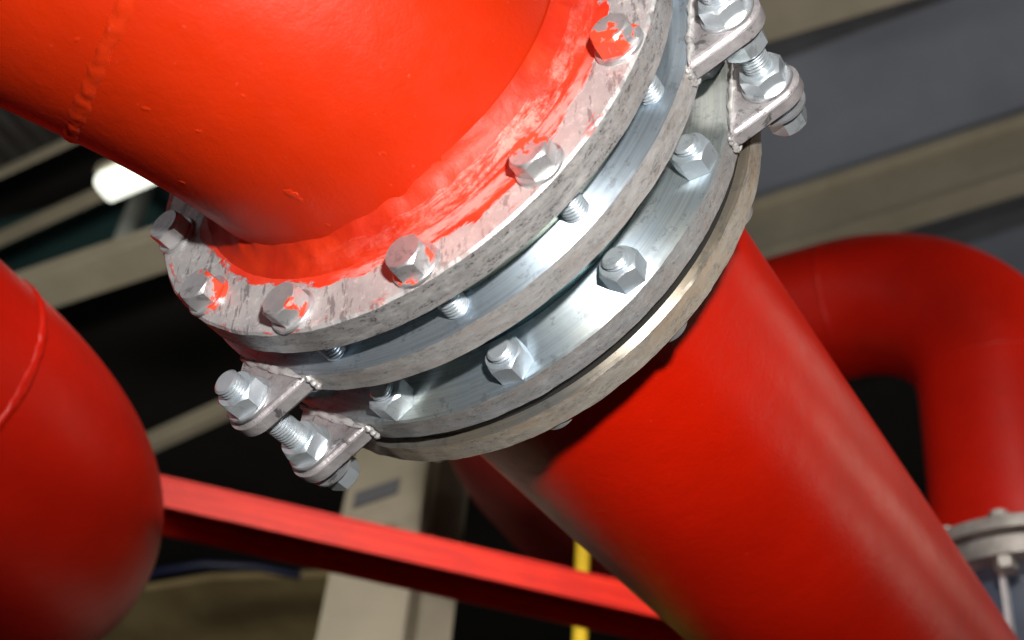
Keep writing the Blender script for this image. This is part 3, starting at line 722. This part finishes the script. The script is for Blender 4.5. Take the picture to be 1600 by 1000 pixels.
beam('roof_beam', (1200, 392), (1600, 270), 32, 6.1, 0.35, M_BEIGE, 'beige roof beam just above the red return bend')
beam('roof_strip', (1440, 378), (1600, 328), 22, 6.2, 0.2, M_GREYB, 'dark grey strip beside the beige beam at the right edge', 'roof joists')  # narrow dark grey strip running along the beige beam
beam('roof_beam', (40, 440), (255, 368), 56, 5.2, 0.03, M_BEIGE, 'pale beige beam behind the left of the bolted flange', ext=0.7)
beam('roof_beam', (250, 688), (420, 612), 16, 5.0, 0.03, M_BEIGE, 'dim beige beam behind the left tie rod', ext=0.4)
beam('roof_strip', (0, 272), (112, 220), 8, 6.0, 0.02, M_BEIGE, 'thin beige joist crossing under the elbow at the far left', 'roof joists', 0.02, 1.0)
beam('roof_strip', (0, 370), (170, 293), 16, 6.0, 0.02, M_BEIGE, 'beige joist between the dark deck and the teal panel', 'roof joists', 0.02, 0.6)
# corrugated dark deck
P_ = [atz(-150, 345, 6.35), atz(330, 120, 6.35), atz(330, 0, 6.35), atz(-150, 60, 6.35)]
va = (P_[1] - P_[0]); vn = ZU.cross(va).normalized()
if vn.y > 0: vn = -vn
V, Fc = [], []
nr = 120
for i in range(nr + 1):
    b0 = P_[0] - va * 0.3 + va * (1.6 * i / nr)
    hgt = 0.03 * (1 if (i // 2) % 2 else 0)
    V.append(b0 + ZU * hgt); V.append(b0 + vn * 2.6 + ZU * hgt)
for i in range(nr): Fc.append((2 * i, 2 * i + 1, 2 * i + 3, 2 * i + 2))
dk = put('corrugated_deck', mesh('corrugated_deck', V, Fc, M_DECK)); props(dk, 'dark corrugated roof deck at the far left under the elbow', 'roof deck')
bm = bmesh.new(); bm.from_mesh(dk.data); bmesh.ops.solidify(bm, geom=bm.faces[:], thickness=0.004); bm.to_mesh(dk.data); bm.free()
tag_slab('roof_panel', [(-200, 470), (-200, 400), (170, 306), (420, 200), (420, 380), (255, 420), (40, 500)], 6.3, 0.03, M_TEAL, 'dark teal panel behind the light fitting at the left', 'roof panel', 'roof panels')
# light fitting
la, lb = atz(165, 292, 5.6), atz(330, 222, 5.6)
lx = (lb - la).normalized(); lu = ZU.cross(lx).normalized(); LMx = frame(la, lx, ZU)
lf = thing('light_fitting', LMx, 'glowing white strip light showing under the red elbow at the left', 'ceiling light')
lw = (atz(165, 310, 5.6) - atz(165, 270, 5.6)).length
def rounded_prism(a, b, w, h, u, v, nseg=14):
    V = []
    for p in (a, b):
        for k in range(nseg):
            t = 2 * math.pi * k / nseg; ct, st = math.cos(t), math.sin(t)
            V.append(p + u * (w / 2 * math.copysign(abs(ct) ** 0.6, ct)) + v * (h / 2 * math.copysign(abs(st) ** 0.6, st)))
    Fc = [tuple(range(nseg))[::-1], tuple(range(nseg, 2 * nseg))] + [(k, (k + 1) % nseg, nseg + (k + 1) % nseg, nseg + k) for k in range(nseg)]
    return V, Fc
V, Fc = rounded_prism(la, lb + lx * 0.6, lw * 0.9, 0.10, lu, ZU); put('diffuser', mesh('diffuser', to_local(V, LMx), Fc, M_LAMP), lf)
V, Fc = box_pts(la - lx * 0.03 - lu * lw * 0.45 + ZU * 0.052, lb + lx * 0.63 - lu * lw * 0.45 + ZU * 0.052, lw * 0.9, 0.05, lu, ZU); put('housing', mesh('housing', to_local(V, LMx), Fc, M_BEIGE), lf)
V, Fc = tube([la + lx * 0.1 + ZU * 0.103, la + lx * 0.1 + ZU * 1.3], 0.008, 10); put('hanger_rod', mesh('hanger_rod', to_local(V, LMx), Fc, M_COND), lf)
# conduit
V, Fc = tube([atz(222, 300, 6.2), atz(212, 330, 5.9), atz(196, 372, 5.55), atz(186, 400, 5.4)], 0.045, 20)
o = put('conduit', mesh('conduit', V, Fc, M_COND)); props(o, 'short pale grey conduit dropping to the beige beam at the left', 'conduit')
# brown panel and blue cable low on the left
tag_slab('hanging_panel', [(150, 1080), (150, 935), (330, 905), (520, 900), (520, 1080)], 4.6, 0.03, M_OLIVE, 'blurred olive brown panel low between the left elbow and the column', 'panel')
V, Fc = tube([atz(190, 915, 4.3), atz(250, 893, 4.3), atz(320, 882, 4.3), atz(400, 886, 4.3), atz(470, 900, 4.3)], 0.016, 12)
o = put('blue_cable', mesh('blue_cable', V, Fc, M_BLUE)); props(o, 'thick dark blue cable under the red channel at the left', 'cable')
